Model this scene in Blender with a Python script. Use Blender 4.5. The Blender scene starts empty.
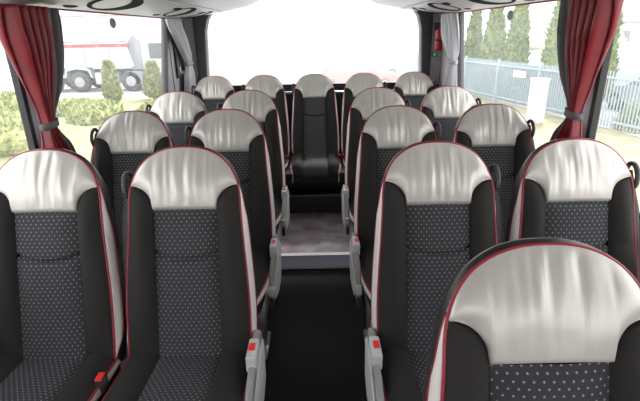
import bpy, bmesh, math, random
from mathutils import Vector, noise
R = math.radians
SC = bpy.context.scene
COL = SC.collection
PI = math.pi

# ------------------------------------------------------------------ camera
cam_d = bpy.data.cameras.new('camera'); cam = bpy.data.objects.new('camera', cam_d); COL.objects.link(cam)
cam_d.sensor_width = 36.0; cam_d.lens = 459.54 / 640 * 36.0; cam_d.clip_start = 0.05; cam_d.clip_end = 500
TH, PS, RO = 0.3537, 0.0009, 0.0198
fwd = Vector((math.sin(PS), math.cos(PS) * math.cos(TH), -math.sin(TH))).normalized()
right = Vector((math.cos(PS), -math.sin(PS), 0)); up = right.cross(fwd).normalized(); right = fwd.cross(up)
r2 = right * math.cos(RO) - up * math.sin(RO); u2 = right * math.sin(RO) + up * math.cos(RO)
from mathutils import Matrix
cam.matrix_world = Matrix(((r2.x, u2.x, -fwd.x, 0.0267), (r2.y, u2.y, -fwd.y, 0), (r2.z, u2.z, -fwd.z, 1.4862), (0, 0, 0, 1)))
SC.camera = cam

# ------------------------------------------------------------------ sky, sun, exposure
w = bpy.data.worlds.new('sky'); SC.world = w; w.use_nodes = True
nt = w.node_tree; nt.nodes.clear()
out = nt.nodes.new('ShaderNodeOutputWorld'); bg = nt.nodes.new('ShaderNodeBackground')
tc = nt.nodes.new('ShaderNodeTexCoord'); sx = nt.nodes.new('ShaderNodeSeparateXYZ'); cr = nt.nodes.new('ShaderNodeValToRGB')
nt.links.new(tc.outputs['Generated'], sx.inputs[0]); nt.links.new(sx.outputs['Z'], cr.inputs[0])
cr.color_ramp.elements[0].position = 0.0; cr.color_ramp.elements[0].color = (1.0, 0.985, 0.975, 1)
cr.color_ramp.elements[1].position = 0.6; cr.color_ramp.elements[1].color = (0.94, 0.96, 1.0, 1)
nt.links.new(cr.outputs[0], bg.inputs[0]); bg.inputs[1].default_value = 2.6
nt.links.new(bg.outputs[0], out.inputs[0])
sd = bpy.data.lights.new('sun', 'SUN'); sd.energy = 3.5; sd.angle = R(12); sd.color = (1, .96, .9)
so = bpy.data.objects.new('sun', sd); COL.objects.link(so); so.rotation_euler = (R(-38), R(18), 0)
SC.view_settings.view_transform = 'Standard'; SC.view_settings.look = 'None'
SC.view_settings.gamma = 1; SC.view_settings.use_curve_mapping = False
SC.view_settings.exposure = 0.75

# ------------------------------------------------------------------ materials
def mat(name, col, rough=.6, metal=0.0, nscale=0, namt=0.0, bump=0.0, bscale=200, coat=0.0, spec=.5, sheen=0, aniso=None):
    m = bpy.data.materials.new(name); m.use_nodes = True
    n = m.node_tree; b = n.nodes['Principled BSDF']
    b.inputs['Base Color'].default_value = (*col, 1); b.inputs['Roughness'].default_value = rough
    b.inputs['Metallic'].default_value = metal; b.inputs['Coat Weight'].default_value = coat
    b.inputs['Specular IOR Level'].default_value = spec
    if sheen:
        b.inputs['Sheen Weight'].default_value = sheen; b.inputs['Sheen Roughness'].default_value = .5
    t = n.nodes.new('ShaderNodeTexCoord')
    if nscale:
        x = n.nodes.new('ShaderNodeTexNoise'); x.inputs['Scale'].default_value = nscale; x.inputs['Detail'].default_value = 5
        n.links.new(t.outputs['Object'], x.inputs['Vector'])
        r = n.nodes.new('ShaderNodeValToRGB')
        r.color_ramp.elements[0].position = .3; r.color_ramp.elements[1].position = .7
        r.color_ramp.elements[0].color = (*[c * (1 - namt) for c in col], 1)
        r.color_ramp.elements[1].color = (*[min(1, c * (1 + namt)) for c in col], 1)
        n.links.new(x.outputs['Fac'], r.inputs[0]); n.links.new(r.outputs[0], b.inputs['Base Color'])
    if bump:
        x = n.nodes.new('ShaderNodeTexNoise'); x.inputs['Scale'].default_value = bscale; x.inputs['Detail'].default_value = 3
        n.links.new(t.outputs['Object'], x.inputs['Vector'])
        bp = n.nodes.new('ShaderNodeBump'); bp.inputs['Strength'].default_value = bump; bp.inputs['Distance'].default_value = .003
        n.links.new(x.outputs['Fac'], bp.inputs['Height']); n.links.new(bp.outputs[0], b.inputs['Normal'])
    return m

def dotted(name, base, dot):
    """dark woven cloth with a staggered lattice of small pale dots, laid out in metres by the UV map"""
    m = mat(name, base, .9, spec=.25); n = m.node_tree; b = n.nodes['Principled BSDF']
    uv = n.nodes.new('ShaderNodeUVMap'); uv.uv_map = 'UVMap'
    fs = []
    for off in (0, .5):
        mp = n.nodes.new('ShaderNodeMapping'); mp.vector_type = 'POINT'
        mp.inputs['Scale'].default_value = (1 / .0168, 1 / .025, 1); mp.inputs['Location'].default_value = (off + .5, off, 0)
        n.links.new(uv.outputs[0], mp.inputs[0])
        fr = n.nodes.new('ShaderNodeVectorMath'); fr.operation = 'FRACTION'; n.links.new(mp.outputs[0], fr.inputs[0])
        sb = n.nodes.new('ShaderNodeVectorMath'); sb.operation = 'SUBTRACT'; sb.inputs[1].default_value = (.5, .5, 0); n.links.new(fr.outputs[0], sb.inputs[0])
        ml = n.nodes.new('ShaderNodeVectorMath'); ml.operation = 'MULTIPLY'; ml.inputs[1].default_value = (.0168, .025, 0); n.links.new(sb.outputs[0], ml.inputs[0])
        ln = n.nodes.new('ShaderNodeVectorMath'); ln.operation = 'LENGTH'; n.links.new(ml.outputs[0], ln.inputs[0])
        lt = n.nodes.new('ShaderNodeMapRange'); lt.inputs['From Min'].default_value = .0026; lt.inputs['From Max'].default_value = .0012
        n.links.new(ln.outputs['Value'], lt.inputs['Value']); fs.append(lt)
    ad = n.nodes.new('ShaderNodeMath'); ad.operation = 'MAXIMUM'
    n.links.new(fs[0].outputs[0], ad.inputs[0]); n.links.new(fs[1].outputs[0], ad.inputs[1])
    wv = n.nodes.new('ShaderNodeTexNoise'); wv.inputs['Scale'].default_value = 900; n.links.new(uv.outputs[0], wv.inputs['Vector'])
    mb = n.nodes.new('ShaderNodeMix'); mb.data_type = 'RGBA'; n.links.new(wv.outputs['Fac'], mb.inputs['Factor'])
    mb.inputs['A'].default_value = (*[c * .55 for c in base], 1); mb.inputs['B'].default_value = (*[c * 1.45 for c in base], 1)
    mx = n.nodes.new('ShaderNodeMix'); mx.data_type = 'RGBA'; n.links.new(ad.outputs[0], mx.inputs['Factor'])
    n.links.new(mb.outputs['Result'], mx.inputs['A']); mx.inputs['B'].default_value = (*dot, 1)
    n.links.new(mx.outputs['Result'], b.inputs['Base Color'])
    return m

def glass_mat(name, refl=.06, tint=(1, 1, 1), veil=0.0):
    """a pane: clear, faintly mirroring; «veil» mixes in translucent white, an added haze that whitens the view"""
    m = bpy.data.materials.new(name); m.use_nodes = True; n = m.node_tree; n.nodes.clear()
    o = n.nodes.new('ShaderNodeOutputMaterial'); t = n.nodes.new('ShaderNodeBsdfTransparent'); t.inputs[0].default_value = (*tint, 1)
    g = n.nodes.new('ShaderNodeBsdfGlossy'); g.inputs['Roughness'].default_value = .02
    mx = n.nodes.new('ShaderNodeMixShader'); mx.inputs[0].default_value = refl
    n.links.new(t.outputs[0], mx.inputs[1]); n.links.new(g.outputs[0], mx.inputs[2]); last = mx
    if veil:
        tl = n.nodes.new('ShaderNodeBsdfTranslucent'); tl.inputs[0].default_value = (.95, .97, 1, 1)
        m2 = n.nodes.new('ShaderNodeMixShader'); m2.inputs[0].default_value = veil
        n.links.new(last.outputs[0], m2.inputs[1]); n.links.new(tl.outputs[0], m2.inputs[2]); last = m2
    n.links.new(last.outputs[0], o.inputs[0]); return m

SILVER = mat('silver_leather', (.53, .512, .470), .40, .30, nscale=6, namt=.05, bump=.10, bscale=350)
SILVERB = mat('silver_band', (.62, .60, .57), .5, .15)
DOT = dotted('dotted_cloth', (.037, .038, .041), (.27, .28, .295))
BLACKC = mat('black_cloth', (.021, .020, .0188), .85, bump=.2, bscale=700, spec=.25)
RED = mat('red_piping', (.27, .010, .028), .5)
SHELL = mat('black_shell', (.016, .016, .017), .42)
DKP = mat('dark_plastic', (.03, .03, .032), .4)
GREYP = mat('grey_plastic', (.24, .24, .235), .4)
LGREYP = mat('light_grey_plastic', (.50, .50, .495), .4)
REDB = mat('red_button', (.75, .03, .02), .35)
BELT = mat('belt_webbing', (.02, .02, .022), .7, bump=.3, bscale=900)
STEEL = mat('steel', (.45, .45, .46), .35, .8)
ALU = mat('aluminium_edge', (.62, .62, .66), .35, .6)
CARPET = mat('black_carpet', (.012, .012, .013), .95, nscale=260, namt=.9, bump=1, bscale=420)
VINYL = mat('step_vinyl', (.30, .26, .285), .28)
RISER = mat('riser_lilac', (.84, .81, .98), .35)
PANEL = mat('wall_panel', (.34, .325, .335), .7, bump=.3, bscale=500)
PILLAR = mat('pillar_panel', (.75, .80, .90), .5)
RUBBER = mat('rubber', (.01, .01, .011), .5)
CEIL = mat('ceiling_fabric', (.70, .69, .71), .8)
RACK = mat('rack_plastic', (.55, .53, .545), .45)
INK = mat('black_print', (.008, .008, .009), .9, spec=.1)
CURT = mat('red_curtain', (.20, .005, .010), .40, nscale=14, namt=.25, sheen=.1)
GCURT = mat('grey_curtain', (.09, .085, .088), .7, sheen=.1)
WCURT = mat('pale_grey_curtain', (.50, .49, .52), .6, sheen=.3)
EXTR = mat('extinguisher_red', (.36, .004, .012), .4)
GREEN = mat('green_sign', (.0, .30, .14), .5)
WHITE = mat('white_paint', (.75, .76, .77), .4)
GLASS = glass_mat('window_glass', .05, veil=.032)
RGLASS = glass_mat('rear_glass', .04, veil=.09)

# ------------------------------------------------------------------ mesh helpers
def put(name, verts, faces, m, parent=None, smooth=True, uvs=None, mods=None):
    me = bpy.data.meshes.new(name); me.from_pydata([tuple(v) for v in verts], [], faces); me.update()
    if uvs:
        l = me.uv_layers.new(name='UVMap')
        for p in me.polygons:
            for li in p.loop_indices: l.data[li].uv = uvs[me.loops[li].vertex_index]
    if smooth: me.polygons.foreach_set('use_smooth', [True] * len(me.polygons))
    me.materials.append(m)
    o = bpy.data.objects.new(name, me); COL.objects.link(o)
    if parent: o.parent = parent
    return o

def tag(o, label=None, cat=None, group=None, kind=None):
    for k, v in (('label', label), ('category', cat), ('group', group), ('kind', kind)):
        if v: o[k] = v
    return o

def empty(name, loc, rz=0, **k):
    o = bpy.data.objects.new(name, None); COL.objects.link(o); o.location = loc; o.rotation_euler = (0, 0, rz)
    o.empty_display_size = .1
    return tag(o, **k)

class MB:
    def __init__(s): s.v = []; s.f = []; s.uv = []
    def add(s, v, f, uv=None):
        n = len(s.v); s.v += [tuple(p) for p in v]; s.f += [tuple(i + n for i in q) for q in f]
        s.uv += uv if uv else [(0, 0)] * len(v); return s
    def grid(s, nu, nv, fn, flip=False):
        v = []; uv = []
        for j in range(nv + 1):
            for i in range(nu + 1):
                r = fn(i / nu, j / nv)
                v.append(r[:3]); uv.append(r[3:5] if len(r) > 3 else (i / nu, j / nv))
        f = []
        for j in range(nv):
            for i in range(nu):
                a = j * (nu + 1) + i; q = (a, a + 1, a + nu + 2, a + nu + 1)
                f.append(q[::-1] if flip else q)
        return s.add(v, f, uv)
    def tube(s, pts, r, n=8, closed=False):
        pts = [Vector(p) for p in pts]; N = len(pts); rings = []
        prev = None
        for i, p in enumerate(pts):
            a = pts[(i - 1) % N] if (closed or i) else p; b = pts[(i + 1) % N] if (closed or i < N - 1) else p
            t = (b - a).normalized()
            if prev is None:
                x = Vector((0, 0, 1)) if abs(t.z) < .9 else Vector((1, 0, 0)); prev = t.cross(x).normalized()
            prev = (prev - t * prev.dot(t)).normalized(); q = t.cross(prev)
            rr = r[i] if isinstance(r, (list, tuple)) else r
            rings.append([p + (prev * math.cos(2 * PI * k / n) + q * math.sin(2 * PI * k / n)) * rr for k in range(n)])
        v = [p for g in rings for p in g]; f = []
        for i in range(N if closed else N - 1):
            for k in range(n):
                a = i * n + k; b = i * n + (k + 1) % n; c = ((i + 1) % N) * n + (k + 1) % n; d = ((i + 1) % N) * n + k
                f.append((a, b, c, d))
        if not closed: f += [tuple(range(n))[::-1], tuple((N - 1) * n + k for k in range(n))]
        return s.add(v, f)
    def box(s, x0, x1, y0, y1, z0, z1):
        v = [(x, y, z) for z in (z0, z1) for y in (y0, y1) for x in (x0, x1)]
        return s.add(v, [(0, 2, 3, 1), (4, 5, 7, 6), (0, 1, 5, 4), (2, 6, 7, 3), (0, 4, 6, 2), (1, 3, 7, 5)])
    def prism(s, poly, axis, a, b):
        """extrude a 2D outline along an axis (0: outline in y,z; 1: in x,z; 2: in x,y)"""
        def p3(p, t):
            return (t, p[0], p[1]) if axis == 0 else ((p[0], t, p[1]) if axis == 1 else (p[0], p[1], t))
        n = len(poly); v = [p3(p, a) for p in poly] + [p3(p, b) for p in poly]
        f = [(i, (i + 1) % n, n + (i + 1) % n, n + i) for i in range(n)] + [tuple(range(n))[::-1], tuple(range(n, 2 * n))]
        return s.add(v, f)
    def lathe(s, prof, n=20, c=(0, 0, 0), ax='z'):
        v = []
        for r, h in prof:
            for k in range(n):
                a = 2 * PI * k / n; p = (r * math.cos(a), r * math.sin(a), h)
                if ax == 'y': p = (p[0], p[2], p[1])
                if ax == 'x': p = (p[2], p[0], p[1])
                v.append((p[0] + c[0], p[1] + c[1], p[2] + c[2]))
        f = [(j * n + k, j * n + (k + 1) % n, (j + 1) * n + (k + 1) % n, (j + 1) * n + k) for j in range(len(prof) - 1) for k in range(n)]
        f += [tuple(range(n))[::-1], tuple((len(prof) - 1) * n + k for k in range(n))]
        return s.add(v, f)
    def out(s, name, m, parent=None, smooth=True, bevel=0, seg=2, uv=False, solid=0):
        o = put(name, s.v, s.f, m, parent, smooth, s.uv if uv else None)
        bm = bmesh.new(); bm.from_mesh(o.data)
        if not uv: bmesh.ops.recalc_face_normals(bm, faces=bm.faces)
        bm.to_mesh(o.data); bm.free()
        if solid:
            d = o.modifiers.new('s', 'SOLIDIFY'); d.thickness = solid; d.offset = -1
        if bevel:
            d = o.modifiers.new('b', 'BEVEL'); d.width = bevel; d.segments = seg; d.limit_method = 'ANGLE'; d.angle_limit = R(35)
            e = o.modifiers.new('w', 'WEIGHTED_NORMAL')
        return o

def mottle(m, c1, c2, sc):
    n = m.node_tree; b = n.nodes['Principled BSDF']; t = n.nodes.new('ShaderNodeTexCoord'); x = n.nodes.new('ShaderNodeTexNoise')
    x.inputs['Scale'].default_value = sc; x.inputs['Detail'].default_value = 7; n.links.new(t.outputs['Object'], x.inputs['Vector'])
    r = n.nodes.new('ShaderNodeValToRGB'); r.color_ramp.elements[0].position = .32; r.color_ramp.elements[1].position = .66
    r.color_ramp.elements[0].color = (*c1, 1); r.color_ramp.elements[1].color = (*c2, 1)
    n.links.new(x.outputs['Fac'], r.inputs[0]); n.links.new(r.outputs[0], b.inputs['Base Color'])
mottle(VINYL, (.17, .125, .105), (.36, .32, .36), 7)  # noise blend of dark brown and pale lilac tones
def sst(a, b, x):
    t = max(0, min(1, (x - a) / (b - a))); return t * t * (3 - 2 * t)

# ------------------------------------------------------------------ the bus shell
YF, YR = -3.2, 4.55          # front and rear of the cabin
XW = 1.20                    # inner face of the side walls
SILL, HEAD = .82, 1.62       # window band
def struct(name, mb, m, **k):
    o = mb.out(name, m, **k); o['kind'] = 'structure'; return o

b = MB().box(-.30, .30, YF, 2.93, -.16, -.10); struct('floor', b, CARPET, smooth=False)
b = MB().box(-1.28, -.30, YF, 2.93, -.16, 0).box(.30, 1.28, YF, 2.93, -.16, 0).box(-1.28, 1.28, 2.93, YR, -.16, 0)
struct('floor', b, VINYL, smooth=False)
# sunken aisle's riser and bright nosings at the rear step
b = MB().box(-.30, .30, 2.915, 2.93, -.10, -.004); struct('trim_1', b, RISER, smooth=False)
b = MB().box(-.30, .30, 2.90, 2.945, -.004, .006); struct('trim_2', b, ALU, smooth=False, bevel=.003)
b = MB().box(-.30, .30, 2.895, 2.915, -.10, -.088); struct('trim_3', b, ALU, smooth=False, bevel=.003)
# bench plinth under the rear seats
b = MB().box(-1.2, 1.2, 3.72, YR, 0, .155); struct('trim_4', b, mat('plinth', (.012, .012, .013), .5), smooth=False, bevel=.004)
b = MB().box(-1.2, 1.2, 3.712, 3.735, .155, .165); struct('trim_5', b, GREYP, smooth=False)
b = MB().box(-1.2, 1.2, 3.90, YR, .165, .30); struct('trim_6', b, SHELL, smooth=False)

def wall(sgn, side):
    a, c = (XW, XW + .035) if sgn > 0 else (-XW - .035, -XW)
    b = MB().box(a, c, YF, YR + .1, -.16, SILL)                       # below the windows
    b.box(a, c, YF, YR + .1, HEAD, 2.0)                                # above
    b.box(a, c, 4.04, YR + .1, SILL, HEAD)                             # the solid rear corner
    # the corner panel's forward edge slants with the body
    yt, yb_ = (4.07, 3.74) if sgn < 0 else (4.06, 3.84)
    b.prism([(yt, HEAD), (yb_, SILL), (4.10, SILL), (4.10, HEAD)], 0, a - .004 if sgn > 0 else a, c + .004 if sgn < 0 else c)
    struct('wall_' + side, b, PANEL, smooth=False)
    b = MB().prism([(yt - .026, HEAD), (yb_ - .026, SILL), (yb_, SILL), (yt, HEAD)], 0, a - .012 if sgn > 0 else a, c + .012 if sgn < 0 else c)
    struct('trim_11' if sgn < 0 else 'trim_12', b, RUBBER, smooth=False)
    # pillars between the panes with a pale blue-grey face and black gaskets
    b = MB()
    for y in (1.955, -.05, -2.0): b.box(*sorted((sgn * (XW - .017), sgn * (XW + .014))), y, y + .15, SILL, HEAD)
    struct('trim_7' if sgn < 0 else 'trim_8', b, PILLAR, smooth=False, bevel=.006)
    b = MB()
    for y in (1.928, -.08, -2.03): b.box(*sorted((sgn * (XW - .016), sgn * (XW + .010))), y, y + .028, SILL, HEAD)
    struct('trim_13' if sgn < 0 else 'trim_14', b, RUBBER, smooth=False)
    ys = [(2.105, 4.04), (.10, 1.955), (-1.85, -.05), (YF, -2.0)]
    for k, (y0, y1) in enumerate(ys):
        e = empty('window_%d' % (k + 1 + (4 if sgn > 0 else 0)), (sgn * XW, (y0 + y1) / 2, SILL), kind='structure')
        xo = .008 * sgn; L = (y1 - y0) / 2; H = HEAD - SILL
        MB().box(min(xo, xo + .006 * sgn) , max(xo, xo + .006 * sgn), -L, L, 0, H).out('pane', GLASS, e, smooth=False)
        g = MB(); t = .020
        for q in ((-L, -L + t, 0, H), (L - t, L, 0, H), (-L + t, L - t, 0, t), (-L + t, L - t, H - .015, H)):
            g.box(min(-.006 * sgn, .016 * sgn), max(-.006 * sgn, .016 * sgn), q[0], q[1], q[2], q[3])
        g.out('gasket', RUBBER, e, smooth=False)
wall(-1, 'left'); wall(1, 'right')

# rear wall, corner posts and the wide hazy rear window
b = MB().box(-1.2, 1.2, YR, YR + .1, -.16, .985)
struct('wall_back', b, mat('rear_wall', (.012, .012, .013), .6), smooth=False)
b = MB()
for s in (-1, 1):
    b.prism([(s * 1.10, .985), (s * 1.045, .985), (s * 1.02, 1.05), (s * .995, 1.50), (s * .97, 1.60), (s * .91, 1.68), (s * .91, 1.99), (s * 1.10, 1.99)], 1, YR - .04, YR + .1)
struct('trim_9', b, mat('corner_post', (.035, .034, .037), .5), smooth=False, bevel=.012)
e = empty('window_9', (0, YR + .04, .985), kind='structure')
MB().box(-1.02, 1.02, 0, .006, 0, 1.0).out('pane', RGLASS, e, smooth=False)
g = MB().box(-1.02, 1.02, -.03, .03, -.02, .02); g.out('gasket', RUBBER, e, smooth=False)
b = MB()
for s in (-1, 1): b.box(min(s * 1.1, s * 1.2), max(s * 1.1, s * 1.2), YR - .02, YR + .1, .985, 1.99)
struct('wall_back', b, PANEL, smooth=False)
# grey-blue trim boards on the rear corner walls
# black lidded channel with hook on left corner
# ceiling and bulkheads
b = MB(); prof = [(-.60, 2.0), (-.3, 2.02), (0, 2.03), (.3, 2.02), (.60, 2.0)]
prof2 = prof + [(p[0], p[1] + .05) for p in prof[::-1]]
b.prism(prof2, 1, YF, YR + .1); struct('ceiling', b, CEIL, smooth=False)
b = MB().box(-1.28, 1.28, YF, YR + .1, 2.08, 2.10).box(-1.28, -.60, YF, YR + .1, 1.99, 2.10).box(.60, 1.28, YF, YR + .1, 1.99, 2.10)
struct('ceiling', b, CEIL, smooth=False)
# front of the cabin: low dash wall and windscreen
b = MB().box(-1.28, 1.28, YF - .1, YF, -.16, .75); struct('wall_front', b, SHELL, smooth=False)
e = empty('window_10', (0, YF - .05, .75), kind='structure')
MB().box(-1.2, 1.2, 0, .006, 0, 1.25).out('pane', GLASS, e, smooth=False)
MB().box(-.02, .02, -.03, .03, 0, 1.25).box(-1.28, -1.2, -.05, .05, 0, 1.25).box(1.2, 1.28, -.05, .05, 0, 1.25).out('window_frame', RUBBER, e, smooth=False)

# ------------------------------------------------------------------ overhead racks
PF = [(1.185, 1.607), (1.10, 1.615), (.95, 1.634), (.80, 1.660)]      # printed lower face, window side to inboard
def rack(sgn, label):
    root = empty('overhead_rack', (0, 0, 0), label=label, cat='luggage rack')
    Y0, Y1 = YF + .02, 4.46
    prof = PF + [(.78, 1.665), (.70, 1.678), (.58, 1.702), (.47, 1.745), (.43, 1.80), (.44, 1.88), (.52, 1.96), (.60, 1.985), (1.19, 1.985), (1.19, 1.62)]
    secs = []
    for y, k in ((Y0, 0), (4.20, 0), (4.30, .06), (4.37, .2), (4.42, .45), (4.45, .75), (Y1, 1)):
        # the window-side lower corner rounds off towards the rear
        secs.append([(sgn * (min(x, 1.185 - .17 * k)), y, z + .0 * k + (.03 * k * max(0, (x - .9) / .3) if z < 1.7 else 0)) for x, z in prof])
    n = len(prof); v = [p for q in secs for p in q]; f = []
    for j in range(len(secs) - 1):
        for i in range(n):
            f.append((j * n + i, j * n + (i + 1) % n, (j + 1) * n + (i + 1) % n, (j + 1) * n + i))
    f += [tuple(range(n)), tuple((len(secs) - 1) * n + i for i in range(n))]
    MB().add(v, f).out('rack_body', RACK, root, smooth=False, bevel=.004)
    # dark seam and red edge trim
    t = MB().tube([(sgn * .79, Y0, 1.6615), (sgn * .79, 4.44, 1.6615)], .0028, 6); t.out('seam', DKP, root)
    t = MB().tube([(sgn * 1.186, Y0, 1.604), (sgn * 1.186, 4.1, 1.604), (sgn * 1.18, 4.25, 1.605)], .0045, 6); t.out('edge_trim', RED, root)
    return root
RL = rack(-1, 'light grey overhead luggage rack with black swirl print above the left windows')
RR = rack(1, 'light grey overhead luggage rack with black swirl print above the right windows')
def face_z(x):
    x = abs(x)
    for (x0, z0), (x1, z1) in zip(PF[:-1], PF[1:]):
        if x1 <= x <= x0: return z0 + (z1 - z0) * (x0 - x) / (x0 - x1)
    return PF[-1][1] if x < .8 else PF[0][1]
def decal(root, sgn, outer, inner):
    """flat crescent-like stroke between two closed outlines given as (x, y)"""
    b = MB(); n = len(outer)
    v = [(sgn * x, y, face_z(x) - .0012) for x, y in outer] + [(sgn * x, y, face_z(x) - .0012) for x, y in inner]
    b.add(v, [(i, (i + 1) % n, n + (i + 1) % n, n + i) for i in range(n)])
    return b
def letter_o(root, sgn, yc, ry, k=.9):
    """a brush-drawn italic letter O with one thick side, and two dabs before it"""
    xc = .975; rx = .150; n = 48; o = []; i_ = []
    for q in range(n):
        a = 2 * PI * q / n; ca, sa = math.cos(a), math.sin(a)
        o.append((xc + rx * sa, yc + ry * ca + k * rx * sa))
        x2 = xc + (rx - .030) * sa; o2 = yc - ry * .20 + (ry * .60) * ca + k * (rx - .030) * sa
        i_.append((x2, o2))
    ob = decal(root, sgn, o, i_).out('printed_letter', INK, root, smooth=False)
    ob.modifiers.new('s', 'SOLIDIFY').thickness = .0008
    ob['label'] = 'black brush-drawn letter O'
    for (dy, dx, l, wd) in ((-1.25, -.075, .26, .030), (-1.25, .13, .20, .024)):
        pts = []; m = 16
        for q in range(m):
            a = 2 * PI * q / m; u = l * ry * math.cos(a) * 1.4; v2 = wd * math.sin(a) * (1 + .5 * math.cos(a))
            pts.append((min(max(xc + dx + v2 + u * .15, .80), 1.18), yc + dy * ry + u + k * dx))
        c = (sum(p[0] for p in pts) / m, sum(p[1] for p in pts) / m)
        v = [(sgn * x, y, face_z(x) - .0012) for x, y in pts] + [(sgn * c[0], c[1], face_z(c[0]) - .0012)]
        MB().add(v, [(q, (q + 1) % m, m) for q in range(m)]).out('printed_dab', INK, root, smooth=False).modifiers.new('s', 'SOLIDIFY').thickness = .0008
for root, sgn, L in ((RL, -1, ((4.24, .12), (3.66, .21), (2.52, .27), (1.3, .27), (.2, .27))), (RR, 1, ((4.27, .12), (3.66, .21), (2.72, .27), (1.5, .27), (.4, .27)))):
    for yc, ry in L: letter_o(root, sgn, yc, ry)

# ------------------------------------------------------------------ seats
PHI, LI, LT, GAP = .2839, .4886, .697, .4601
SP, CP = math.sin(PHI), math.cos(PHI)
ZJ = .47
def bk(x, t, d): return (x, t * SP - d * CP, ZJ + t * CP + d * SP)
PW_ = 2.35
WS = .1745                                    # half width where shoulder meets headrest
def wout(t):                                  # half width of the back at height t
    if t <= .5: return .203 - .022 * sst(.12, .55, t) / sst(.12, .55, .5)
    return .181 * max(0, 1 - min(1, (t - .5) / .197) ** PW_) ** (1 / PW_)
TS = .5 + .197 * (1 - (WS / .181) ** PW_) ** (1 / PW_)       # height where the outline is WS wide
def arch(x):
    x = min(abs(x), .181); return .5 + .197 * (1 - (x / .181) ** PW_) ** (1 / PW_)
def low(x):                                   # lower edge of the headrest cover
    x = abs(x)
    if x < .1041: return LI
    u = min(1, (x - .104) / (WS - .104)); return LI + (TS - LI) * math.sqrt(max(0, 1 - (1 - u) ** 2))
def edge_d(t): return .012 - .018 * sst(.48, .69, t)
def inner(t):
    if t <= LI: return .103 + .004 * (1 - t / LI)
    u = min(1, (t - LI) / (TS - LI)); return .104 + (WS - .104) * (1 - math.sqrt(max(0, 1 - u * u)))

def outline(ns=14, na=30, t0=-.03):
    pts = [(wout(t0 + (.5 - t0) * k / ns), t0 + (.5 - t0) * k / ns) for k in range(ns)]
    for k in range(na + 1):
        a = PI * k / na; c, s = math.cos(a), math.sin(a)
        x = math.copysign(abs(c) ** (2 / PW_), c) * .181; pts.append((x, .5 + .197 * abs(s) ** (2 / PW_)))
    pts += [(-wout(t0 + (.5 - t0) * k / ns), t0 + (.5 - t0) * k / ns) for k in range(ns - 1, -1, -1)]
    return pts
OUT = outline()

def head_cover(root, seed):
    def fn(u, v):
        uu = u * 2 - 1; au = abs(uu); x = math.copysign(.104 * au / .5 if au < .5 else .104 + (WS - .104) * math.sin((au - .5) * PI) ** 1.0, uu)
        a, c = low(x), arch(x); t = a + (c - a) * v
        e = 1 - abs(x / WS) ** 4
        pr = math.sin(PI * (.07 + .93 * v)) ** .9
        d = edge_d(t) * 1.0 + (.024 * pr) * (.25 + .75 * e)
        if v == 0: d = .006 + .008 * abs(x / WS) ** 3
        env = math.exp(-((x + .02 * math.sin(seed)) / .085) ** 2) * sst(.0, .25, v) * (1 - sst(.85, 1, v))
        q = noise.noise(Vector((x * 48 + seed * 3.1, t * 7 + seed, seed * 1.7)))
        q2 = noise.noise(Vector((x * 22 - seed, t * 16, seed * 2.3)))
        q3 = noise.noise(Vector((x * 95 + seed, t * 9 - seed, 4.4)))
        d += .0065 * env * q + .0028 * env * q3 + .0030 * q2 * sst(0, .25, v) * (1 - v)
        return bk(x, t, d)
    return MB().grid(84, 30, fn).out('headrest_cover', SILVER, root)

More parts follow.
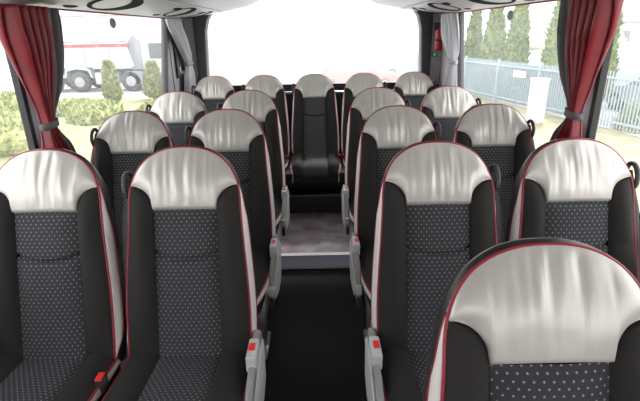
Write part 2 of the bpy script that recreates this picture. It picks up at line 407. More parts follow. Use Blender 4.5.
def back_parts(root, seed):
    # dotted centre panel with the sagging lumbar seam
    def fi(u, v):
        t = -.03 + (LI + .03) * v; x = (u * 2 - 1) * inner(t)
        sag = .345 - .022 * (1 - (x / .103) ** 2)
        d = .006 + .012 * (1 - (x / .107) ** 4) * sst(0, .06, 1 - v) - .016 * math.exp(-((t - sag) / .0065) ** 2) + .006 * sst(.1, .25, t) * (1 - (x / .107) ** 2)
        d += .0015 * noise.noise(Vector((x * 20, t * 14, seed)))
        return (*bk(x, t, d), x, t)
    MB().grid(16, 110, fi).out('centre_panel', DOT, root, uv=True)
    for s in (-1, 1):
        def fb(u, v, s=s):
            t = -.03 + (TS + .03) * v; a = inner(t); c = wout(t)
            x = a + (c - a) * u
            h = .036 * sst(-.05, .12, t) * min(1, (c - a) / .07) * (1 - .55 * sst(.44, TS, t))
            d = .006 * (1 - u) + edge_d(t) * u + h * math.sin(PI * min(1, u)) ** .75 * (1 - .25 * u)
            d -= .007 * math.exp(-((t - .345) / .008) ** 2) * math.sin(PI * u)
            d += .004 * noise.noise(Vector((x * 22 * s, t * 8, seed + s))) * sst(0, .2, u)
            return bk(s * x, t, d)
        MB().grid(12, 44, fb, flip=s < 0).out('side_bolster', BLACKC, root)
    # silver bands down both flanks
    def band(t):
        return .044 * sst(-.03, .10, t) * (1 - sst(.36, .60, t)) + .0015
    for s in (-1, 1):
        def fs(u, v, s=s):
            t = -.02 + .62 * v; c = wout(t); dd = edge_d(t) - .004; wv = band(t)
            k = min(1, wv / .03); return bk(s * (c + .003 + .008 * math.sin(PI * u) * k + .012 * u * k), t, dd - wv * u)
        MB().grid(6, 40, fs).out('flank_band', SILVERB, root, solid=.002)
    # red piping: front seam all round, a finer one behind the band
    p = MB().tube([bk(x * 1.010, t - .003 * sst(.55, .69, t), edge_d(t) - .001) for x, t in OUT], .0036, 7)
    p.out('piping', RED, root)
    for s in (-1, 1):
        MB().tube([bk(s * (wout(t) + .003 + .013 * min(1, band(t) / .03)), t, edge_d(t) - .004 - band(t)) for t in [-.02 + .60 * k / 30 for k in range(31)]], .0026, 6).out('rear_piping', RED, root)
    # shell behind
    n = len(OUT); rings = []
    for (sc, off) in ((.985, .002), (.995, -.010), (1.012, -.028), (1.012, -.050), (.99, -.072), (.91, -.086), (.6, -.093)):
        rg = []
        for x, t in OUT:
            cx, ct = 0, .35
            xx = x * sc; tt = ct + (t - ct) * (sc if t > ct else 1)
            bw = band(t) if abs(x) > .1 else .002
            d = (edge_d(t) + off) if off > 0 else edge_d(t) - .003 - (bw if off < 0 else 0) * (1 if off > -.05 else .5) + off * (1 - .5 * sst(.52, .68, t))
            if off < 0 and abs(x) > .1: xx = math.copysign(abs(xx) + .013 * (1 - sst(.36, .60, t)), x)
            rg.append(bk(xx, tt, d))
        rings.append(rg)
    v = [p_ for r in rings for p_ in r]; f = []
    for j in range(len(rings) - 1):
        for i in range(n):
            f.append((j * n + i, j * n + (i + 1) % n, (j + 1) * n + (i + 1) % n, (j + 1) * n + i))
    f.append(tuple((len(rings) - 1) * n + i for i in range(n)))
    MB().add(v, f).out('back_shell', SHELL, root)

CL = .40; CR = .075                      # straight length and nose radius of the cushion
def cpath(v):                            # distance along the top -> (y, z, fraction)
    if v <= .7:
        q = v / .7; return (.03 - (CL + .03) * q, ZJ - .008 + .026 * q)
    a = (v - .7) / .3 * PI * .62
    return (-CL - CR * math.sin(a), ZJ + .018 - CR * (1 - math.cos(a)))
TAPER = [.055]
def cw(v):
    q = max(0, min(1, (v - .48) / .36)); return .206 - TAPER[0] * (1 - math.sqrt(1 - q * q))
def cushion(root, seed):
    def fi(u, v):
        y, z = cpath(v); hw = .103 - .003 * v; x = (u * 2 - 1) * hw
        up_ = .010 * (1 - (x / hw) ** 4) + .001 * noise.noise(Vector((x * 20, y * 20, seed)))
        return (x, y - .2 * up_ * (v > .7), z + up_, x, -v * .62)
    MB().grid(14, 40, fi, flip=True).out('seat_centre', DOT, root, uv=True)
    for s in (-1, 1):
        def fb(u, v, s=s):
            y, z = cpath(v); a = .103 - .003 * v; c = cw(v); x = a + (c - a) * u
            h = .026 * math.sin(PI * min(1, u * .9)) ** .8 - .012 * u * u
            return (s * x, y - .3 * h * (v > .75), z + h)
        MB().grid(10, 40, fb, flip=s > 0).out('seat_bolster', BLACKC, root)
        def fs(u, v, s=s):
            y, z = cpath(v); c = cw(v); wv = .022 + .010 * math.sin(PI * v)
            return (s * (c + .004 + .006 * math.sin(PI * u)), y, z - .010 - wv * u)
        MB().grid(5, 36, fs, flip=s > 0).out('seat_band', SILVERB, root, solid=.002)
    for s in (-1, 1):
        MB().tube([(s * (cw(k / 30) + .003), cpath(k / 30)[0], cpath(k / 30)[1] - .006) for k in range(31)], .0036, 7).out('seat_piping', RED, root)
    # upholstered underside down to the frame
    secs = []; n = 24
    for k in range(n + 1):
        v = k / n; y, z = cpath(v); c = cw(v) - .004
        yb = max(y, -CL - .05); secs.append([(-c, y, z - .012), (c, y, z - .012), (c - .01, yb, ZJ - .10), (-c + .01, yb, ZJ - .10)])
    v_ = [q for s in secs for q in s]; f = []
    for j in range(n):
        for i in range(4): f.append((j * 4 + i, j * 4 + (i + 1) % 4, (j + 1) * 4 + (i + 1) % 4, (j + 1) * 4 + i))
    f += [(0, 1, 2, 3), (n * 4 + 3, n * 4 + 2, n * 4 + 1, n * 4)]
    MB().add(v_, f).out('seat_base', BLACKC, root)

def frame(root, zf=0):
    for s in (-1, 1):
        b = MB()
        b.tube([(s * .155, -.33, ZJ - .10), (s * .155, -.30, .26), (s * .155, -.22, .12), (s * .155, -.14, .02 + zf)], .016, 10)
        b.tube([(s * .155, -.05, ZJ - .10), (s * .155, -.08, .20), (s * .155, -.14, .02 + zf)], .014, 10)
        b.box(s * .155 - .022, s * .155 + .022, -.24, -.04, .0 + zf, .018 + zf)
        b.out('leg', STEEL, root)
    MB().box(-.16, .16, -.34, -.30, ZJ - .125, ZJ - .095).out('crossbar', STEEL, root, smooth=False, bevel=.004)
    MB().box(-.16, .16, -.07, -.03, ZJ - .125, ZJ - .095).out('crossbar', STEEL, root, smooth=False, bevel=.004)

def belt(root, s, wd=.022):
    """shoulder guide loop and webbing on the window side"""
    # closed guide loop standing on the shoulder
    lp = []
    for k in range(22):
        a = 2 * PI * k / 22
        lp.append(bk(s * (.190 + .010 * math.sin(a)), .570 + .042 * math.cos(a), -.012 + .016 * math.sin(a)))
    MB().tube(lp, .0085, 7, closed=True).out('belt_guide', DKP, root)
    def fw(u, v):
        t = .59 - .61 * v
        return bk(s * (.176 + .020 * v + wd * (1 - .5 * v) * (1 - u) * min(1, .35 + v * 3)), t, -.020 + .018 * u + .012 * math.sin(PI * u))
    MB().grid(6, 24, fw).out('seat_belt', BELT, root, solid=.0025)

def side_shield(root, s):
    poly = [(.045, .515), (.02, .545), (-.01, .550), (-.05, .535), (-.18, .510), (-.27, .470), (-.315, .425), (-.315, .385), (-.28, .350), (-.18, .315), (-.05, .300), (.03, .34)]
    x0, x1 = sorted((s * .214, s * .238))
    MB().prism(poly, 0, x0, x1).out('side_shield', GREYP, root, smooth=False, bevel=.010, seg=3)
    sh = [(y * .90 - .012, .41 + (z - .41) * .80) for y, z in poly]
    x0, x1 = sorted((s * .238, s * .245))
    MB().prism(sh, 0, x0, x1).out('shield_cover', LGREYP, root, smooth=False, bevel=.004)
    x0, x1 = sorted((s * .207, s * .240))
    MB().box(x0, x1, -.135, -.035, .495, .552).out('buckle_housing', LGREYP, root, smooth=False, bevel=.006)
    x0, x1 = sorted((s * .211, s * .231))
    MB().box(x0, x1, -.100, -.062, .545, .5545).out('red_button', REDB, root, smooth=False, bevel=.003)['label'] = 'red seat belt release button'
    x0, x1 = sorted((s * .216, s * .236))
    MB().box(x0, x1, -.325, -.295, .335, .385).out('shield_foot', DKP, root, smooth=False, bevel=.006)
    x0, x1 = sorted((s * .213, s * .239))
    MB().box(x0, x1, -.324, -.295, .400, .440).out('shield_latch', LGREYP, root, smooth=False, bevel=.005)

def buckle(root, s):
    b = MB().box(s * .213 - .012, s * .213 + .012, -.15, -.11, ZJ - .03, ZJ + .022); b.out('belt_buckle', DKP, root, smooth=False, bevel=.004)
    MB().box(s * .213 - .010, s * .213 + .010, -.152, -.118, ZJ + .019, ZJ + .027).out('red_button', REDB, root, smooth=False, bevel=.002)['label'] = 'red seat belt release button'

def seat(x, y, kind, label, group, zf=0):
    root = empty('bus_seat', (x, y, 0), label=label, cat='seat', group=group)
    sd_ = random.Random(label).uniform(0, 50)
    TAPER[0] = .022 if kind == 'centre' else .055
    head_cover(root, sd_); back_parts(root, sd_); cushion(root, sd_)
    ais = 1 if x < 0 else -1                      # which side faces the aisle
    if kind == 'centre':
        belt(root, -1, .006); buckle(root, 1)
    else:
        belt(root, -ais, .012 if kind == 'rear' else .050)
        if kind == 'aisle': side_shield(root, ais)
        else: buckle(root, ais)
    if kind in ('rear', 'centre'): root.scale = (.955, 1, 1)
    if kind != 'rear' and kind != 'centre': frame(root)
    else: MB().box(-.17, .17, -.30, .10, zf, ZJ - .10).out('pedestal', SHELL, root, smooth=False, bevel=.01)
    return root

D1, PCH, AX = 1.2866, .7735, .4179
G1 = 'pairs of seats along the aisle'
def row(n): return D1 + (n - 1) * PCH
seat(AX, row(0), 'aisle', 'nearest seat of all at the lower right, only headrest and shoulders in view', G1)
names = {1: ('first', 'nearest'), 2: ('second', 'middle'), 3: ('third', 'farthest')}
seat(-AX, row(1), 'aisle', 'nearest aisle seat on the left, full back and part of its cushion in view', G1)
seat(-AX - GAP, row(1), 'window', 'nearest window seat on the left, cut off by the left edge of the photo', G1)
seat(AX, row(1), 'aisle', 'seat right of the aisle, directly behind and left of the large nearest headrest', G1)
seat(AX + GAP, row(1), 'window', 'window seat below the right red curtain, headrest close to the right edge of the photo', G1)
seat(-AX, row(2), 'aisle', 'aisle seat directly behind the nearest left aisle seat, second headrest back', G1)
seat(-AX - GAP, row(2), 'window', 'window seat in the second row on the left, beside the shrubs seen through the glass', G1)
seat(AX, row(2), 'aisle', 'second aisle seat back on the right, partly hidden by the seat before it', G1)
seat(AX + GAP, row(2), 'window', 'window seat in the middle row on the right, its headrest below the white cabinet outside', G1)
seat(-AX, row(3), 'aisle', 'left aisle seat just before the step up to the rear bench, third headrest back', G1)
seat(-AX - GAP, row(3), 'window', 'left window seat in front of the rear corner panel, headrest below the truck cab outside', G1)
seat(AX, row(3), 'aisle', 'right aisle seat just before the step up to the rear bench, narrow strip in view', G1)
seat(AX + GAP, row(3), 'window', 'third window seat back on the right, headrest just right of the pale grey curtain', G1)
G2 = 'five seats of the rear bench row'
DB, AB = 3.9462, .4375
seat(0, DB, 'centre', 'centre seat of the rear row facing straight down the aisle, cushion fully in view', G2, .30)
seat(-AB, DB, 'rear', 'rear row seat just left of the centre seat', G2, .30)
seat(-2 * AB, DB, 'rear', 'leftmost seat of the rear row beside the gathered pale curtain', G2, .30)
seat(AB, DB, 'rear', 'rear row seat just right of the centre seat', G2, .30)
seat(2 * AB, DB, 'rear', 'rightmost seat of the rear row below the fire extinguisher', G2, .30)

# steel rail behind the rear seats
MB().tube([(-1.1, 4.33, .955), (1.1, 4.33, .955)], .011, 10).out('rail_tmp', ALU)
rl = bpy.data.objects['rail_tmp']; rl.name = 'grab_rail'
tag(rl, 'thin pale metal rail running behind the rear row of seats', 'rail')

# ------------------------------------------------------------------ curtains
def curtain(name, label, sgn, strips, tie, group=None, tmat=GCURT, cat='curtain', x0=1.135):
    """strips: list of (material, part name, keys) with keys [(z, y_front, y_back)] top to bottom"""
    root = empty(name, (0, 0, 0), label=label, cat=cat, group=group)
    for si, (m, pn, keys, folds, amp, xo) in enumerate(strips):
        def fn(u, v, keys=keys, folds=folds, amp=amp, xo=xo):
            q = v * (len(keys) - 1); i = min(int(q), len(keys) - 2); f = q - i
            f2 = f
            z = keys[i][0] * (1 - f) + keys[i + 1][0] * f
            def cat_(k):
                p0 = keys[max(i - 1, 0)][k]; p1 = keys[i][k]; p2 = keys[i + 1][k]; p3 = keys[min(i + 2, len(keys) - 1)][k]
                return .5 * (2 * p1 + (p2 - p0) * f2 + (2 * p0 - 5 * p1 + 4 * p2 - p3) * f2 ** 2 + (3 * p1 - p0 - 3 * p2 + p3) * f2 ** 3)
            a, c = cat_(1), cat_(2)
            wdt = abs(c - a)
            ph = u * folds * 2 * PI + .9 * math.sin(3 * v + si) + .5 * math.sin(u * 9)
            x = xo + amp * (.22 + .78 * min(1, wdt / .24)) * math.sin(ph) + .006 * noise.noise(Vector((u * 9, v * 6, si + sgn)))
            uu = u + .25 / folds / PI * math.cos(ph)*.8
            return (sgn * -x if False else sgn * x, a + (c - a) * uu, z)
        MB().grid(int(14 * folds) + 8, 50, fn).out(pn, m, root, solid=.003)
    if tie:
        z, ya, yb, xa, xb = tie
        lp = []
        for k in range(28):
            a = 2 * PI * k / 28
            lp.append((sgn * ((xa + xb) / 2 + (xb - xa) / 2 * math.cos(a)), (ya + yb) / 2 + (yb - ya) / 2 * math.sin(a), z + .006 * math.sin(a)))
        b = MB(); n = len(lp); v = [(p[0], p[1], p[2] - .014) for p in lp] + [(p[0], p[1], p[2] + .014) for p in lp]
        b.add(v, [(i, (i + 1) % n, n + (i + 1) % n, n + i) for i in range(n)]); b.out('tie_band', tmat, root, solid=.003)
    return root
for sgn, lab in ((-1, 'red curtain with a grey lining, tied back at the left window pillar'), (1, 'red curtain with a grey lining, tied back at the right window pillar')):
    red = [(1.60, 1.82, 2.08), (1.50, 1.83, 2.08), (1.38, 1.865, 2.06), (1.26, 1.90, 2.01), (1.16, 1.925, 1.985), (1.11, 1.92, 1.985), (1.03, 1.905, 2.03), (.93, 1.91, 2.09), (.84, 1.90, 2.10)]
    gry = [(1.60, 2.08, 2.22), (1.50, 2.07, 2.21), (1.38, 2.05, 2.18), (1.26, 2.015, 2.11), (1.16, 1.975, 2.015), (1.11, 1.975, 2.015), (1.03, 2.03, 2.09), (.93, 2.06, 2.14), (.84, 2.07, 2.16)]
    curtain('window_curtain', lab, sgn, [(CURT, 'red_cloth', red, 5.2, .042, 1.118), (GCURT, 'grey_lining', gry, 2.4, .028, 1.122)],
            (1.135, 1.908, 2.018, 1.09, 1.150), group='red curtains at the window pillars')
for sgn, lab in ((-1, 'pale grey curtain bunched in the rear left corner'), (1, 'pale grey curtain hanging beside the fire extinguisher')):
    if sgn < 0:
        k1 = [(1.60, 3.88, 4.24), (1.50, 3.99, 4.31), (1.40, 4.11, 4.38), (1.30, 4.23, 4.43), (1.22, 4.31, 4.45), (1.12, 4.24, 4.47), (1.0, 4.20, 4.47), (.9, 4.20, 4.47)]
    else:
        k1 = [(1.60, 3.93, 4.38), (1.50, 3.88, 4.33), (1.40, 3.85, 4.24), (1.30, 3.84, 4.08), (1.24, 3.84, 3.98), (1.15, 3.83, 4.06), (1.0, 3.80, 4.14), (.9, 3.78, 4.18)]
    ty = (4.30, 4.46) if sgn < 0 else (3.83, 4.00)
    curtain('rear_curtain', lab, sgn, [(WCURT, 'curtain_cloth', k1, 4.5, .024, 1.14)], (1.23, ty[0], ty[1], 1.105, 1.175), group='pale curtains in the rear corners', tmat=PANEL)

# ------------------------------------------------------------------ small fittings
root = empty('fire_extinguisher', (1.135, 4.43, 1.29), label='small red fire extinguisher hanging in the rear right corner', cat='fire extinguisher')
MB().lathe([(.004, 0), (.026, .002), (.032, .012), (.033, .03), (.033, .155), (.030, .175), (.018, .192), (.012, .198)], 24, (0, -.03, 0)).out('cylinder', EXTR, root)
MB().lathe([(.011, .196), (.013, .20), (.013, .222), (.008, .23)], 14, (0, -.03, 0)).box(-.045, .01, -.036, -.024, .224, .232).box(-.05, .01, -.036, -.024, .206, .211).out('valve', DKP, root, smooth=False)
MB().box(-.034, .034, -.066, .0, .09, .105).out('bracket', DKP, root, smooth=False, bevel=.003)
MB().box(-.045, .04, -.004, .012, .18, .245).out('mount_plate', DKP, root, smooth=False, bevel=.004)
# sticker: green square with a white arrow-like figure
g = empty('emergency_sign', (1.128, 4.505, 1.235), label='small green and white pictogram sticker under the fire extinguisher', cat='sign')
MB().box(-.028, .028, -.012, 0, 0, .046).out('sign_plate', GREEN, g, smooth=False)
MB().prism([(-.012, .010), (-.006, .010), (0, .020), (.010, .012), (.015, .016), (.004, .028), (.012, .036), (.004, .040), (-.004, .030), (-.014, .030), (-.014, .025), (-.004, .024)], 1, -.0135, -.012).out('sign_figure', WHITE, g, smooth=False)
for sgn, lab in ((-1, 'small dark oval sticker near the top of the left window'), (1, 'small dark oval sticker near the top of the right window')):
    b = MB(); n = 28; pts = [(3.0 + .045 * math.cos(2 * PI * k / n), 1.553 + .029 * math.sin(2 * PI * k / n)) for k in range(n)]
    xs = sorted((sgn * 1.2075, sgn * 1.2055)); b.prism(pts, 0, xs[0], xs[1])
    tag(b.out('window_sticker', mat('sticker', (.10, .11, .12), .5), smooth=False), lab, 'sticker', 'oval stickers on the windows')
# coat hook on left rear panel, hammer-shaped latch
h = MB().box(-1.188, -1.165, 4.16, 4.19, 1.16, 1.21).tube([(-1.17, 4.175, 1.17), (-1.145, 4.165, 1.155), (-1.14, 4.16, 1.18)], .006, 8)
tag(h.out('coat_hook', LGREYP, smooth=False), 'small pale hook on the rear left corner panel', 'hook')
p = MB().box(-1.192, -1.178, 4.14, 4.20, 1.12, 1.60); tag(p.out('channel_strip', DKP, smooth=False, bevel=.004), 'tall dark strip on the rear left corner panel above the hook', 'strip')

# ------------------------------------------------------------------ outside
GZ = -1.35
def gmat(name, stops, scale, rough=.95):
    m = bpy.data.materials.new(name); m.use_nodes = True; n = m.node_tree; b = n.nodes['Principled BSDF']; b.inputs['Roughness'].default_value = rough
    t = n.nodes.new('ShaderNodeTexCoord'); x = n.nodes.new('ShaderNodeTexNoise'); x.inputs['Scale'].default_value = scale; x.inputs['Detail'].default_value = 8
    n.links.new(t.outputs['Object'], x.inputs['Vector']); r = n.nodes.new('ShaderNodeValToRGB'); n.links.new(x.outputs['Fac'], r.inputs[0])
    r.color_ramp.elements[0].position = .35; r.color_ramp.elements[0].color = (*stops[0], 1)
    r.color_ramp.elements[1].position = .65; r.color_ramp.elements[1].color = (*stops[1], 1)
    n.links.new(r.outputs[0], b.inputs['Base Color']); return m
LOT = gmat('pale_paving', ((.36, .36, .355), (.46, .455, .45)), .8)
GRASS = gmat('dry_grass', ((.17, .165, .085), (.25, .235, .145)), 2.5)
LAWN = gmat('lawn', ((.16, .18, .07), (.27, .27, .14)), 1.5)
b = MB().box(-150, 150, -60, 260, GZ - .3, GZ); struct('ground', b, LOT, smooth=False)
b = MB().prism([(3.0, -5), (9.5, -5), (9.0, 10), (7.0, 21), (6.3, 26), (4.6, 26), (4.0, 15)], 2, GZ, GZ + .03)
struct('verge_right', b, GRASS, smooth=False)
b = MB().prism([(-3.5, 2), (-4.5, 17), (-6.5, 21.5), (-11, 22.6), (-22, 22), (-24, 2)], 2, GZ, GZ + .03)
struct('verge_left', b, LAWN, smooth=False)
b = MB().prism([(14, 24), (60, 24), (70, 40), (16, 36)], 2, GZ, GZ + .04); struct('far_lawn', b, LAWN, smooth=False)

LEAF = {'thuja': gmat('thuja_green', ((.065, .10, .018), (.17, .23, .055)), 9), 'shrub': gmat('shrub_green', ((.13, .16, .045), (.33, .35, .13)), 7),
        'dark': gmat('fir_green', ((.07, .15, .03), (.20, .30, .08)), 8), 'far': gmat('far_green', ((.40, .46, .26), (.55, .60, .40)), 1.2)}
BARK = mat('bark', (.12, .09, .06), .9)
def leaves(b, pos, nrm, s, rnd):
    t = nrm.orthogonal().normalized(); t.rotate(Matrix.Rotation(rnd.uniform(0, 6.28), 3, nrm)); q = nrm.cross(t)
    d = (nrm * rnd.uniform(.2, 1) + t * rnd.uniform(-.6, .6) + Vector((0, 0, .5))).normalized()
    b.add([pos - q * s * .35, pos + q * s * .35, pos + d * s], [(0, 1, 2)])
def cone_tree(name, x, y, h, r, label, kind='thuja', group=None, seed=1, pw=.8, trunk=.25):
    root = empty(name, (x, y, GZ), label=label, cat='tree', group=group); rnd = random.Random(seed)
    b = MB(); nu, nv = 30, 34
    def rad(a, q):
        return r * (min(1, q / .12) ** .5) * (1 - q) ** pw * (1 + .16 * noise.noise(Vector((math.cos(a) * 2.2, math.sin(a) * 2.2, q * h * 1.5 + seed))) + .10 * noise.noise(Vector((math.cos(a) * 7, math.sin(a) * 7, q * h * 5))))
    def fn(u, v):
        a = u * 2 * PI; rr = rad(a, v) * .95; return (rr * math.cos(a), rr * math.sin(a), trunk + v * (h - trunk))
    b.grid(nu, nv, fn)
    for k in range(1500):
        a = rnd.uniform(0, 6.28); q = rnd.random() ** 1.3; rr = rad(a, q) * .93
        nn = Vector((math.cos(a), math.sin(a), .4)).normalized()
        leaves(b, Vector((rr * math.cos(a), rr * math.sin(a), trunk + q * (h - trunk))), nn, rnd.uniform(.10, .22), rnd)
    put('foliage', b.v, b.f, LEAF[kind], root, smooth=False)
    MB().tube([(0, 0, 0), (0, 0, h * .5)], [.07, .03], 8).out('trunk', BARK, root)
    return root
def shrub(x, y, r, h, label, seed, kind='shrub', group='low shrubs outside the left windows', zb=0):
    root = empty('garden_shrub', (x, y, GZ + zb), label=label, cat='shrub', group=group); rnd = random.Random(seed); b = MB()
    def fn(u, v):
        a = u * 2 * PI; ph = v * PI / 2
        k = 1 + .28 * noise.noise(Vector((math.cos(a) * 1.6 + seed, math.sin(a) * 1.6, v * 2))) + .15 * noise.noise(Vector((math.cos(a) * 5, math.sin(a) * 5, v * 5 + seed)))
        return (r * k * math.cos(a) * math.cos(ph), r * k * math.sin(a) * math.cos(ph), h * k * math.sin(ph))
    b.grid(30, 14, fn)
    for k in range(900):
        u, v = rnd.random(), math.asin(rnd.random()) / (PI / 2); p = Vector(fn(u, v))
        leaves(b, p, Vector((p.x / r, p.y / r, p.z / h)).normalized(), rnd.uniform(.07, .17), rnd)
    put('foliage', b.v, b.f, LEAF[kind], root, smooth=False)
    MB().tube([(0, 0, 0), (.02, 0, h * .5)], [.05, .02], 6).out('stem', BARK, root)
    return root

# row of columnar conifers behind the right fence
tz = [(7.25, 24.9, 3.3, .60, 'slim farthest conifer of the row behind the right fence, by the rear corner curtain'),
      (7.66, 23.5, 3.75, .72, 'second conifer from the rear in the row behind the right fence'),
      (8.05, 21.9, 3.72, .95, 'broad conifer behind the right fence, just left of the oval sticker'),
      (8.42, 20.2, 4.0, .80, 'tall conifer just right of the oval sticker, behind the right fence'),
      (9.15, 18.0, 4.6, .98, 'conifer seen just left of the red curtain on the right'),
      (9.55, 16.2, 5.4, .85, 'nearest conifer, seen just right of the red curtain on the right')]
for i, t in enumerate(tz): cone_tree('columnar_conifer', t[0], t[1], t[2] + .3, t[3] * .78, t[4], 'thuja', 'conifers behind the right fence', 10 + i, pw=.62)

# picket fence of pale grey-blue bars
FENCE = mat('fence_steel', (.25, .32, .35), .5)
fe = empty('bar_fence', (0, 0, GZ), label='pale blue-grey metal bar fence running past the right windows', cat='fence')
def fpt(y): return 6.67 + (21 - y) * .215
y = 4.0; k = 0
while y < 27.5:
    L = 2.45; y2 = y + L; b = MB()
    nb = 22
    for i in range(1, nb):
        yy = y + L * i / nb; xx = fpt(yy); b.box(xx - .012, xx + .012, yy - .018, yy + .018, .08, 1.62)
    for zz in (.22, 1.42):
        b.prism([(fpt(y) - .03, y), (fpt(y) + .03, y), (fpt(y2) + .03, y2), (fpt(y2) - .03, y2)], 2, zz, zz + .05)
    b.out('fence_panel', FENCE, fe, smooth=False)
    MB().box(fpt(y) - .045, fpt(y) + .045, y - .045, y + .045, 0, 1.68).out('fence_post', FENCE, fe, smooth=False, bevel=.008)
    y = y2
# solid sheets screening the rear half of the fence
SHEET = mat('fence_sheet', (.22, .27, .30), .5)
yy = 13.9; i = 0
while yy < 27:
    b = MB().prism([(fpt(yy) + .05, yy), (fpt(yy) + .07, yy), (fpt(yy + 2.3) + .07, yy + 2.3), (fpt(yy + 2.3) + .05, yy + 2.3)], 2, .12, 1.56)
    b.out('screen_sheet', SHEET, fe, smooth=False); yy += 2.45
tag(MB().box(0, .02, -.36, .36, -.11, .11).out('notice_board', WHITE, smooth=False), 'blank white notice board fixed to the right fence', 'sign')
nb_ = [o for o in bpy.data.objects if o.name == 'notice_board'][0]; nb_.location = (fpt(17.3) - .05, 17.3, GZ + 1.22); nb_.rotation_euler = (0, 0, .21)
# white cabinet on the verge
cb = empty('electric_cabinet', (6.75, 14.2, GZ), label='slim white cabinet standing on the grass before the right fence', cat='cabinet')
MB().box(-.20, .20, -.18, .18, .08, 1.32).out('cabinet_body', WHITE, cb, smooth=False, bevel=.02)
MB().box(-.22, .22, -.20, .20, 1.32, 1.37).out('cabinet_lid', WHITE, cb, smooth=False, bevel=.01)
MB().box(-.17, .17, -.15, .15, 0, .08).out('cabinet_foot', LGREYP, cb, smooth=False)
shrub(9.25, 13.0, .6, .65, 'low green bush in front of the white car, seen through the right fence', 77, group=None, kind='shrub')

TYRE = mat('tyre', (.05, .05, .052), .8); RIM = mat('rim', (.30, .31, .32), .5, .2); CARGL = mat('car_glass', (.16, .20, .23), .15)
def wheel(root, x, y, z, r, wd, ax='y'):
    wv = MB().lathe([(r * .55, -wd), (r * .93, -wd), (r, -wd * .7), (r, wd * .7), (r * .93, wd), (r * .55, wd)], 26, (x, y, z), ax).out('wheel', TYRE, root)
    s = -1 if ax == 'y' else 1
    MB().lathe([(r * .10, -wd * 1.10), (r * .30, -wd * 1.03), (r * .42, -wd * 1.04), (r * .48, -wd * 1.08), (r * .50, -wd * .9), (r * .50, wd * .9), (r * .48, wd * 1.08), (r * .42, wd * 1.04), (r * .10, wd * 1.1)], 22, (x, y, z), ax).out('rim', RIM, wv)
def car(x, y, rz, label, paint, L=4.3, W=1.75, H=1.45, van=False, group='parked vehicles outside'):
    root = empty('parked_van' if van else 'parked_car', (x, y, GZ), rz, label=label, cat='van' if van else 'car', group=group)
    if van: p = [(-L / 2, .35), (-L / 2, H * .95), (-L / 2 + .15, H), (L * .22, H), (L * .36, H * .62), (L * .49, H * .50), (L / 2, .35)]
    else: p = [(-L / 2, .32), (-L / 2, .80), (-L * .42, .92), (-L * .30, H * .98), (L * .05, H), (L * .24, .92), (L * .46, .78), (L / 2, .60), (L / 2, .32)]
    MB().prism(p, 1, -W / 2, W / 2).out('body', paint, root, smooth=False, bevel=.07, seg=3)
    if van: gp = [(L * .05, H * .62), (L * .05, H * .9), (L * .20, H * .92), (L * .32, H * .62)]
    else: gp = [(-L * .36, .93), (-L * .27, H * .93), (L * .03, H * .94), (L * .20, .93)]
    MB().prism(gp, 1, -W / 2 - .01, W / 2 + .01).out('side_window', CARGL, root, smooth=False)
    for sx_ in (-L * .31, L * .32):
        for sy in (-W / 2 + .10, W / 2 - .10): wheel(root, sx_, sy, .32, .32, .11)
    return root
PW = mat('white_car_paint', (.34, .36, .38), .25, coat=.5); PR = mat('red_car_paint', (.55, .10, .09), .3, coat=.5); PG = mat('grey_car_paint', (.42, .45, .48), .3, coat=.5)
car(11.6, 15.2, 1.75, 'white car parked behind the right fence near the right edge', PW)
car(11.9, 20.8, 1.45, 'white van parked behind the right fence, left of the curtain', PW, 4.8, 1.9, 1.9, True)
car(1.9, 24.0, .1, 'red car parked beyond the rear window', PR)
car(-3.2, 21.5, 0, 'large white van parked beyond the rear window', PW, 5.2, 2.0, 2.3, True)
car(5.6, 30, .3, 'grey car parked far beyond the rear window at the right', PG)
car(3.4, 36, 0, 'white car parked far beyond the rear window', PW)

# tipper truck beyond the left window
tr = empty('tipper_truck', (0, 24.9, GZ), label='white tipper truck with a red-edged body beyond the left window', cat='truck')
TG = mat('truck_grey', (.17, .18, .21), .5); TW = mat('truck_white', (.36, .375, .38), .5)
MB().prism([(-15.4, 1.25), (-15.6, 2.28), (-9.7, 2.28), (-9.45, 1.25)], 1, 0, 2.4).out('tipper_body', TW, tr, smooth=False, bevel=.03)
MB().box(-15.62, -9.62, -.04, 2.44, 2.26, 2.42).out('body_rim', mat('truck_red', (.40, .05, .06), .4), tr, smooth=False, bevel=.02)['label'] = 'red top rim'
for xx in (-14.6, -13.3, -12.0, -10.7): MB().box(xx - .04, xx + .04, -.05, 0, 1.3, 2.26).out('body_rib', TW, tr, smooth=False)
MB().prism([(-9.65, 1.1), (-9.75, 2.45), (-9.35, 2.85), (-9.05, 2.55), (-8.95, 1.1)], 1, .1, 2.3).out('head_board', TG, tr, smooth=False, bevel=.03)
MB().box(-15.2, -6.7, .5, 1.9, .75, 1.08).out('chassis', DKP, tr, smooth=False)
MB().prism([(-9.0, .75), (-9.0, 2.45), (-8.7, 2.62), (-7.2, 2.62), (-6.85, 1.75), (-6.75, .75)], 1, 0, 2.4).out('cab', TW, tr, smooth=False, bevel=.07, seg=3)
MB().prism([(-8.6, 1.65), (-8.6, 2.4), (-7.7, 2.4), (-7.5, 1.65)], 1, -.02, 2.42).out('cab_window', mat('truck_glass', (.04, .055, .065), .3), tr, smooth=False, bevel=.02)
MB().box(-8.9, -7.6, -.03, .3, .45, .95).out('cab_step', TG, tr, smooth=False, bevel=.03)
MB().box(-7.3, -7.18, -.28, -.12, 1.6, 2.3).out('wing_mirror', TG, tr, smooth=False, bevel=.03)
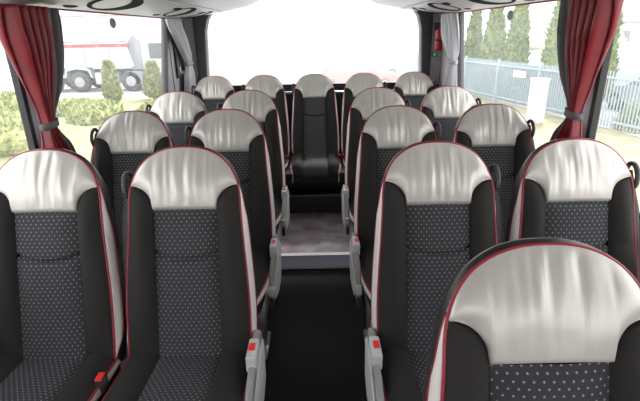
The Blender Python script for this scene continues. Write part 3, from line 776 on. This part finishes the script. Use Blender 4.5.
for xx in (-13.9, -12.45, -7.5): MB().prism([(xx - .75, .75), (xx - .62, 1.2), (xx, 1.32), (xx + .62, 1.2), (xx + .75, .75), (xx + .66, .75), (xx + .55, 1.1), (xx, 1.2), (xx - .55, 1.1), (xx - .66, .75)], 1, -.02, .5).out('mudguard', TW, tr, smooth=False)
MB().box(-11.6, -10.4, 0, .5, .40, 1.0).out('side_tank', TW, tr, smooth=False, bevel=.04)
MB().box(-9.9, -9.1, 0, .5, .35, 1.05).out('fuel_tank', TG, tr, smooth=False, bevel=.05)
for xx in (-13.9, -12.45, -9.95 + .2, -7.5):
    for yv in (.16, 2.24): wheel(tr, xx, yv, .53, .53, .16)

# shrubs left
sh = [(-8.3, 12.2, 1.15, .85, 'low round shrub filling the bottom of the left front window'),
      (-11.9, 14.3, 1.15, 1.1, 'round yellow-green shrub in the left front window, above the nearest one'),
      (-5.6, 13.3, .7, .50, 'low shrub right of the left red curtain, just above the seats'),
      (-7.6, 16.2, .9, .62, 'spreading shrub right of the left red curtain in mid distance'),
      (-12.2, 18.9, 1.2, .72, 'shrub in front of the truck rear wheel'),
      (-9.3, 18.0, .85, .45, 'low spreading shrub between the curtain and the small upright conifer'),
      (-13.6, 16.2, 1.2, 1.45, 'tall shrub near the left edge of the photo'),
      (-6.2, 18.2, .75, .36, 'flat low shrub in front of the right hand conifer on the left'),
      (-5.6, 14.9, .6, .42, 'small shrub between two larger ones left of the window seat')]
for i, s in enumerate(sh): shrub(*s, 30 + i)
cone_tree('dwarf_conifer', -8.95, 20.6, 1.75, .36, 'small upright conifer in front of the truck middle', 'shrub', 'small conifers before the truck', 3, pw=.35, trunk=.05)
cone_tree('dwarf_conifer', -7.45, 21.6, 1.62, .44, 'small upright conifer in front of the truck cab', 'shrub', 'small conifers before the truck', 4, pw=.35, trunk=.05)
cone_tree('broad_conifer', -15.0, 19.5, 2.6, .9, 'conifer at the left edge behind the shrubs', 'dark', None, 5)

# pale buildings and trees far away
def building(x, y, L, W, H, rz, label, m, rm, roof=1.5):
    root = empty('far_building', (x, y, GZ), rz, label=label, cat='building', group='far buildings')
    MB().box(-L / 2, L / 2, -W / 2, W / 2, 0, H).out('walls', m, root, smooth=False)
    MB().prism([(-W / 2 - .4, H), (0, H + roof), (W / 2 + .4, H)], 0, -L / 2 - .4, L / 2 + .4).out('roof', rm, root, smooth=False)
    for k in range(int(L / 3)):
        xx = -L / 2 + 1.5 + k * 3; MB().box(xx - .5, xx + .5, -W / 2 - .05, -W / 2, 1.0, 2.2).out('window', CARGL, root, smooth=False)
PALE = mat('pale_render', (.42, .42, .41), .8); RF = mat('grey_roof', (.28, .27, .27), .8); RF2 = mat('red_roof', (.32, .21, .18), .8)
building(-30, 62, 26, 10, 5, .1, 'long pale hall beyond the truck', PALE, RF)
building(3, 75, 30, 12, 5.5, 0, 'pale hall seen faintly through the rear window', PALE, RF)
building(34, 62, 14, 9, 3.2, -.3, 'pale house with a grey roof beyond the right fence', PALE, RF)
building(56, 66, 14, 9, 3.4, -.5, 'pale house with a reddish roof at the far right', PALE, RF2)
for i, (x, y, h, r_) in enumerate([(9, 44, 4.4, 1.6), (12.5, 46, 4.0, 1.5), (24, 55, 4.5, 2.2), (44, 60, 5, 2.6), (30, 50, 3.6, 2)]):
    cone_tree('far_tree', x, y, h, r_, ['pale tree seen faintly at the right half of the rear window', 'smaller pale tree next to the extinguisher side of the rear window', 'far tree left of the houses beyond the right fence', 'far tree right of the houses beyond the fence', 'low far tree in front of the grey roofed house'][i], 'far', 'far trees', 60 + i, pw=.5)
# hazy hill on the right horizon
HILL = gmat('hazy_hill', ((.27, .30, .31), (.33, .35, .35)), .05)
def hf(u, v):
    x = 20 + 240 * u; y_ = 150 + 60 * v
    return (x, y_, GZ + (34 * sst(0, .55, u) + 3 * noise.noise(Vector((x * .05, 0, 0)))) * sst(0, 1, v) + 0)
struct('hill', MB().grid(40, 8, hf), HILL)
